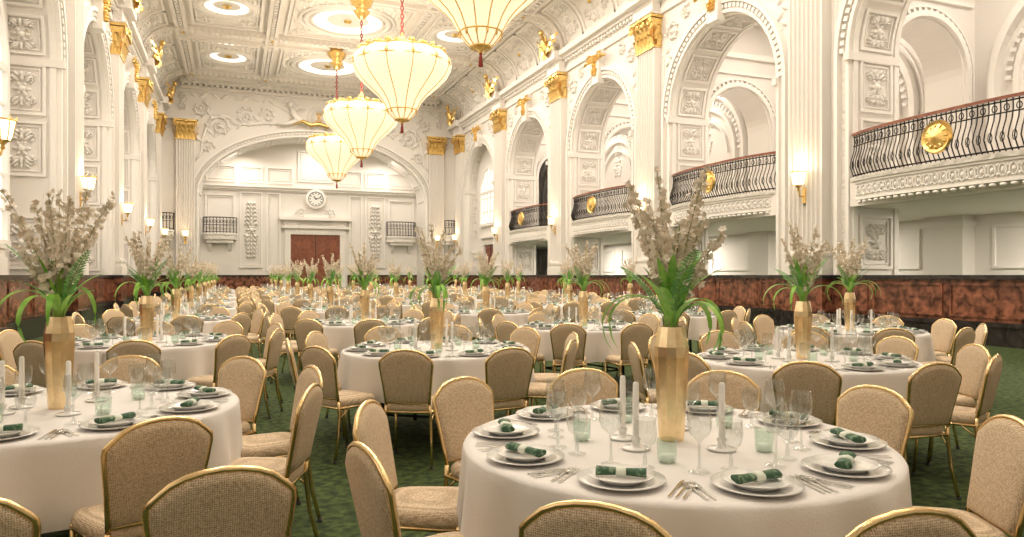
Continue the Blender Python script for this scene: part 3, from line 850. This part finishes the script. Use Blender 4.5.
# ------------------------------------------------------------ dining chair
def chair():
    mb = MB()
    by = lambda z: -.185 - max(0, z - .44) * .20
    half = [(.168, .47), (.174, .54), (.184, .63), (.196, .72), (.203, .785), (.201, .812), (.186, .828), (.166, .846), (.140, .868), (.100, .886), (.052, .897)]
    out = [(-x, z) for x, z in half] + [(0, .901)] + [(x, z) for x, z in reversed(half)]
    ol = out
    mb.tube([(x, by(z), z) for x, z in out], .0115, 8, BRASS)
    mb.tube([(-.172, by(.49), .49), (0, by(.49), .485), (.172, by(.49), .49)], .010, 6, BRASS)
    cz_ = .69; N = len(ol)
    for sd, k in ((1, 1), (-1, 1)):
        vs = []; fs = []
        for q, d in ((.985, .004), (.93, .019), (.82, .025), (.45, .028)):
            for x, z in ol:
                zz = cz_ + (z - cz_) * q
                zz = max(zz, .49 + (1 - q) * .08)
                vs.append((x * q, by(zz) + sd * d, zz))
        vs.append((0, by(cz_) + sd * .029, cz_))
        for r in range(3):
            for i in range(N):
                j = (i + 1) % N
                fs.append((r * N + i, r * N + j, (r + 1) * N + j, (r + 1) * N + i))
        for i in range(N):
            fs.append((3 * N + i, 3 * N + (i + 1) % N, 4 * N))
        mb.add(vs, fs, FAB, True)
    for s in (-1, 1):
        mb.tube([(s * .168, by(.47), .47), (s * .176, -.185, .40), (s * .186, -.205, .2), (s * .198, -.25, .012)], [.0125, .013, .012, .011], 8, BRASS)
        mb.tube([(s * .185, .175, .43), (s * .19, .185, .22), (s * .195, .205, .012)], [.0135, .012, .011], 8, BRASS)
        mb.tube([(s * .18, -.19, .415), (s * .19, .18, .415)], .011, 6, BRASS)
        mb.lathe([(.016, 0), (.016, .02), (.011, .022)], 8, DARK, (s * .198, -.25, 0)); mb.lathe([(.016, 0), (.016, .02), (.011, .022)], 8, DARK, (s * .195, .205, 0))
        mb.tube([(s * .19, .182, .33), (s * .187, .10, .41)], .006, 5, BRASS)
        mb.tube([(s * .181, -.195, .33), (s * .187, -.10, .41)], .006, 5, BRASS)
    mb.tube([(-.188, .18, .415), (.188, .18, .415)], .011, 6, BRASS); mb.tube([(-.178, -.188, .415), (.178, -.188, .415)], .011, 6, BRASS)
    n = 32
    def se(q, z):
        L = []
        for i in range(n):
            t = 2 * pi * i / n
            cx = abs(cos(t)) ** .45 * (1 if cos(t) > 0 else -1); sy = abs(sin(t)) ** .45 * (1 if sin(t) > 0 else -1)
            y = sy * .205 * q; w = (.195 + .018 * sy) * q
            L.append((cx * w, y + .005, z))
        return L
    vs = []
    for q, z in ((.9, .418), (.99, .424), (1.02, .445), (1.0, .468), (.93, .485), (.7, .494), (.3, .498)):
        vs += se(q, z)
    fs = []
    for r in range(6):
        for i in range(n):
            j = (i + 1) % n; fs.append((r * n + i, r * n + j, (r + 1) * n + j, (r + 1) * n + i))
    fs.append(tuple(range(n))); fs.append(tuple(6 * n + i for i in range(n)))
    mb.add(vs, fs, FAB, True)
    return mb.build('dining_chair', mesh_only=True)
CH = chair()
CS = .965

# ------------------------------------------------------------ banquet table
TR = .84
def table(seed):
    rnd = random.Random(seed); mb = MB()
    n = 180
    ph = [rnd.uniform(0, 6.28) for _ in range(4)]
    def rad(t, q):
        f = .5 * sin(10 * t + ph[0]) + .3 * sin(17 * t + ph[1]) + .35 * sin(23 * t + ph[2] + sin(3 * t))
        return TR + .006 + q ** .8 * (.022 + .046 * f)
    vs = [(0, 0, .75)]; fs = []
    rows = [(TR * .5, None, .75), (TR * .96, None, .75), (TR, None, .747)] + [(None, q, .742 - .365 * q) for q in (.02, .12, .28, .45, .62, .8, 1.0)]
    for (r, q, z) in rows:
        for i in range(n):
            t = 2 * pi * i / n
            rr = r if r is not None else rad(t, q)
            zz = z - (0 if q is None or q < .7 else .012 * sin(10 * t + ph[0]))
            vs.append((rr * cos(t), rr * sin(t), zz))
    for i in range(n): fs.append((0, 1 + (i + 1) % n, 1 + i))
    for k in range(len(rows) - 1):
        for i in range(n):
            j = (i + 1) % n
            fs.append((1 + k * n + i, 1 + k * n + j, 1 + (k + 1) * n + j, 1 + (k + 1) * n + i))
    mb.add(vs, fs, CLOTH, True)
    mb.lathe([(TR - .01, .74), (TR - .01, .715), (.001, .715)], 40, WOOD, smooth=False)
    for k in range(4):
        t = pi / 4 + k * pi / 2
        mb.tube([(.5 * cos(t), .5 * sin(t), .715), (.52 * cos(t), .52 * sin(t), 0.01)], .018, 6, DARK)
        mb.tube([(.51 * cos(t), .51 * sin(t), .2), (.51 * cos(t + pi / 2), .51 * sin(t + pi / 2), .2)], .012, 5, DARK)
    return mb.build('banquet_table', mesh_only=True)
TM = [table(1), table(2), table(5)]

# ------------------------------------------------------------ tableware
def b_plate(mb):
    mb.lathe([(.001, .002), (.09, .002), (.11, .006), (.140, .016), (.142, .019), (.105, .011), (.09, .008), (.001, .008)], 36, PORC)
    mb.lathe([(.07, .011), (.078, .018), (.108, .030), (.110, .033), (.08, .022), (.07, .019), (.001, .019)], 36, PORC)
def b_napkin(mb):
    n = 10; L = .08
    for i0, i1, r, m in ((-1, -.18, 1, NAPK), (.18, 1, 1, NAPK), (-.2, .2, 1.06, BAND)):
        K = 5
        vs = []; fs = []
        for k in range(K):
            q = i0 + (i1 - i0) * k / (K - 1); x = q * L
            wr = r * (1 - .25 * (1 - abs(q)) * (m is NAPK))
            for j in range(n):
                t = 2 * pi * j / n
                vs.append((x, .024 * wr * cos(t) * (1 + .2 * abs(q)), .038 + .014 * wr * sin(t) * (1 + .1 * cos(3 * t))))
        for k in range(K - 1):
            for j in range(n):
                fs.append((k * n + j, k * n + (j + 1) % n, (k + 1) * n + (j + 1) % n, (k + 1) * n + j))
        fs.append(tuple(range(n))); fs.append(tuple((K - 1) * n + j for j in range(n)))
        mb.add(vs, fs, m, True)
def b_wine(mb):
    mb.lathe([(.036, .002), (.034, .005), (.008, .012), (.0045, .03), (.0045, .10), (.012, .112), (.032, .13), (.042, .155), (.041, .185), (.035, .222)], 24, GLASS)
    mb.lathe([(.0345, .2215), (.0362, .2225), (.0345, .2240)], 24, GLASS)
def b_goblet(mb):
    mb.lathe([(.034, .002), (.032, .005), (.007, .012), (.005, .06), (.012, .07), (.034, .09), (.041, .12), (.038, .170)], 24, GLASS)
    mb.lathe([(.0375, .1695), (.0392, .1705), (.0375, .172)], 24, GLASS)
def b_tumbler(mb):
    mb.lathe([(.001, .002), (.030, .002), (.034, .01), (.037, .085)], 20, GGRN)
    mb.lathe([(.001, .03), (.026, .03), (.026, .006), (.001, .006)], 14, WAX)
def b_candle(mb):
    mb.lathe([(.001, .003), (.052, .002), (.056, .008), (.05, .010), (.02, .012), (.014, .03), (.02, .04), (.017, .045)], 24, PORC)
    mb.lathe([(.0125, .04), (.0115, .25), (.008, .258), (.001, .26)], 12, WAX)
    mb.tube([(0, 0, .258), (.001, 0, .268)], .001, 4, DARK)
def b_cutlery(mb):
    for x, kind in ((-.180, 'f'), (-.205, 'f'), (.175, 'k'), (.198, 'k'), (.22, 's')):
        mb.box(x - .004, x + .004, -.09, .02, .002, .005, SILV)
        if kind == 'f':
            mb.box(x - .010, x + .010, .02, .045, .003, .006, SILV)
            for k in (-.0085, -.003, .003, .0085): mb.box(x + k - .0013, x + k + .0013, .045, .085, .004, .006, SILV)
        elif kind == 'k':
            mb.add([(x - .006, .02, .004), (x + .006, .02, .004), (x + .009, .07, .004), (x + .002, .115, .004), (x - .006, .09, .004)], [(0, 1, 2, 3, 4)], SILV)
        else:
            mb.lathe([(.001, .004), (.014, .003), (.017, .008)], 12, SILV, (x, .045, 0))
def one(name, fn):
    mb = MB(); fn(mb); return mb.build(name, mesh_only=True)
PLM = one('dinner_plate', b_plate); NAM = one('folded_napkin', b_napkin); WIM = one('wine_glass', b_wine)
GOM = one('water_goblet', b_goblet); TUM = one('glass_tumbler', b_tumbler); CAM = one('candlestick', b_candle); CUM = one('cutlery_set', b_cutlery)

def seat_items(off):
    L = []
    for k in range(10):
        t = radians(off + 36 * k)
        e = Vector((cos(t), sin(t))); p = Vector((-sin(t), cos(t)))
        rz = t + pi / 2
        def at(r, s): v = e * r + p * s; return v.x, v.y
        L.append(('dinner_plate', PLM, b_plate, *at(.68, 0), rz))
        L.append(('folded_napkin', NAM, b_napkin, *at(.68, 0), rz + .25))
        L.append(('cutlery_set', CUM, b_cutlery, *at(.68, 0), rz))
        L.append(('wine_glass', WIM, b_wine, *at(.48, -.10), rz)); L.append(('water_goblet', GOM, b_goblet, *at(.47, .02), rz))
        if k % 2 == 0: L.append(('glass_tumbler', TUM, b_tumbler, *at(.36, .07), rz))
    for dx, dy in ((-.22, -.09), (.08, -.22), (-.18, .08), (.14, .16)):
        L.append(('candlestick', CAM, b_candle, dx, dy, 0))
    return L
def merged():
    mb = MB()
    for (_, _, fn, x, y, rz) in seat_items(0):
        mb.X = Matrix.Translation((x, y, 0)) @ Matrix.Rotation(rz, 4, 'Z'); fn(mb)
    mb.X = None
    return mb.build('place_settings', mesh_only=True)
MG = merged()

# ------------------------------------------------------------ vase with flowers
def flowers(seed):
    R = random.Random(seed); mb = MB()
    n = 11
    pr = [(.001, 0), (.048, .0), (.051, .01), (.062, .20), (.070, .34), (.068, .38), (.052, .46), (.046, .46), (.045, .30)]
    mb.lathe(pr, n, VASE, smooth=False)
    top = Vector((0, 0, .44))
    def stempath(az, lean, L, droop=0., n=9, r0=.02):
        pts = []; p = top + Vector((cos(az) * r0, sin(az) * r0, 0)); el = pi / 2 - lean * .35
        for i in range(n + 1):
            pts.append(p.copy())
            d = Vector((cos(az) * cos(el), sin(az) * cos(el), sin(el)))
            p = p + d * (L / n); el -= (lean * .9 + droop) / n
        return pts
    def blade(pts, w, mat, fold=.3):
        N = len(pts); vs = []; fs = []
        for i, p in enumerate(pts):
            t = (pts[min(i + 1, N - 1)] - pts[max(0, i - 1)]).normalized()
            sd = t.cross(Vector((0, 0, 1)))
            if sd.length < 1e-3: sd = Vector((1, 0, 0))
            sd.normalize(); nr = sd.cross(t)
            q = i / (N - 1); ww = w * (sin(pi * min(1, .18 + q * .82)) ** .7) + .001
            vs += [tuple(p - sd * ww + nr * ww * fold), tuple(p), tuple(p + sd * ww + nr * ww * fold)]
        for i in range(N - 1):
            k = 3 * i; fs += [(k, k + 1, k + 4, k + 3), (k + 1, k + 2, k + 5, k + 4)]
        mb.add(vs, fs, mat, True)
    for i in range(30):
        az = R.uniform(0, 2 * pi); L = R.uniform(.18, .42)
        blade(stempath(az, R.uniform(.02, .5), L, R.choice([0, 0, .3, 1.0])), R.uniform(.011, .022), LEAF)
    for i in range(6):
        az = R.uniform(0, 2 * pi)
        blade(stempath(az, R.uniform(.1, .3), R.uniform(.42, .58), R.uniform(3.0, 4.0), 16), .016, LEAF)
    for i in range(3):
        az = i * 2.1 + R.uniform(-.4, .4); P = stempath(az, R.uniform(.5, .9), R.uniform(.34, .46), .2, 22)
        mb.tube(P, .002, 4, FERN)
        for k in range(5, len(P)):
            q = k / (len(P) - 1); t = (P[k] - P[k - 1]).normalized(); sd = t.cross(Vector((0, 0, 1))).normalized()
            ll = .042 * sin(pi * min(1, (1.08 - q) * .95)) + .004
            for s in (-1, 1):
                e = P[k] + sd * s * ll + t * ll * .45; w = t * .008
                m_ = (P[k] + e) / 2
                mb.add([tuple(P[k]), tuple(m_ + w), tuple(e), tuple(m_ - w)], [(0, 1, 2, 3)], FERN)
    def blossom(p, sz):
        nrm = Vector((R.gauss(0, 1), R.gauss(0, 1), R.gauss(0, .7))).normalized(); a = nrm.orthogonal().normalized(); b = nrm.cross(a)
        vs = []; fs = []
        for k in range(5):
            t = 2 * pi * k / 5 + R.uniform(-.2, .2); d = a * cos(t) + b * sin(t); s_ = nrm.cross(d)
            o = len(vs)
            vs += [tuple(p), tuple(p + d * sz * .6 + s_ * sz * .42 + nrm * sz * .2), tuple(p + d * sz * 1.05 + nrm * sz * .35), tuple(p + d * sz * .6 - s_ * sz * .42 + nrm * sz * .2)]
            fs.append((o, o + 1, o + 2, o + 3))
        mb.add(vs, fs, PETAL, False)
    for i in range(13):
        az = i * 2.4 + R.uniform(-.3, .3); L = R.uniform(.38, .68)
        P = stempath(az, R.uniform(.06, .52), L, .1, 16)
        mb.tube(P, .0025, 4, STEM)
        for k in range(6, len(P)):
            q = k / (len(P) - 1)
            for j in range(5):
                rr = .032 * (1.2 - q * .8)
                pp = P[k] + Vector((R.gauss(0, rr * .6), R.gauss(0, rr * .6), R.gauss(0, .012)))
                mb.add([tuple(P[k]), tuple(pp), tuple(P[k] + Vector((0, 0, .003)))], [(0, 1, 2)], STEM)
                blossom(pp, R.uniform(.015, .025) * (1.25 - .5 * q))
    return mb.build('flower_vase', mesh_only=True)
FM = [flowers(s) for s in (3, 11, 23)]

# ------------------------------------------------------------ place tables
tabs = []
DY = 3.88
for k in range(9): tabs.append((-.82, 4.2 + DY * k))
for k in range(10): tabs.append((1.66, 2.50) if k == 0 else (1.72, 2.48 + DY * k))
for k in range(10): tabs.append((4.24, .65 + DY * k))
for k in range(10): tabs.append((6.92, 2.75 + DY * k))
for k in range(6): tabs.append((9.45, 16.1 + DY * k))
near = {(-.82, 4.2): 11, (1.66, 2.5): 7, (4.24, 4.53): 10, (1.72, 6.36): 30}
custom = {(1.66, 2.5): [7, 43, 79, 115, 151, 187, 229, 261, 294, 331], (-.82, 4.2): [11, 47, 83, 119, 155, 191, 227, 263, 296, 337]}
rnd = random.Random(4)
for (x, y) in tabs:
    key = (round(x, 2), round(y, 2)); off = near.get(key, rnd.uniform(0, 36))
    far = key not in near
    inst(rnd.choice(TM), 'banquet_table', (x, y, 0), rnd.uniform(0, 6.28))
    inst(rnd.choice(FM) if key != (1.66, 2.5) else FM[0], 'flower_vase', (x, y, .7505), rnd.uniform(0, 6.28))
    for k in range(10):
        j1, j2, j3 = rnd.uniform(-.03, .03), rnd.uniform(-.01, .06), rnd.uniform(-.12, .12)
        t = radians(off + 36 * k) + j1; r = 1.045 + j2
        if not far: r -= .02
        if key in custom: t = radians(custom[key][k]); r = 1.02; j3 *= .4
        inst(CH, 'dining_chair', (x + r * cos(t), y + r * sin(t), 0), t + pi / 2 + j3, CS)
    if far:
        inst(MG, 'place_settings', (x, y, .7505), radians(off))
    else:
        for (nm, me, _, dx, dy, rz) in seat_items(off):
            inst(me, nm, (x + dx, y + dy, .7505), rz)
inst(CH, 'dining_chair', (-.06, 2.46, 0), .12, CS); inst(CH, 'dining_chair', (-.70, 2.42, 0), .1, CS)

# ------------------------------------------------------------ world + camera
w = bpy.data.worlds.new('world'); sc.world = w; w.use_nodes = True
w.node_tree.nodes['Background'].inputs['Color'].default_value = (1, .96, .9, 1)
w.node_tree.nodes['Background'].inputs['Strength'].default_value = .5
cam = bpy.data.cameras.new('camera'); co = bpy.data.objects.new('camera', cam); sc.collection.objects.link(co)
co.location = (0, 0, 1.42); co.rotation_euler = (pi / 2, 0, -radians(21.1))
cam.sensor_width = 36; cam.lens = 36 * 720 / 1024; cam.shift_y = 6.5 / 1024; cam.clip_start = .05; cam.clip_end = 200
sc.camera = co
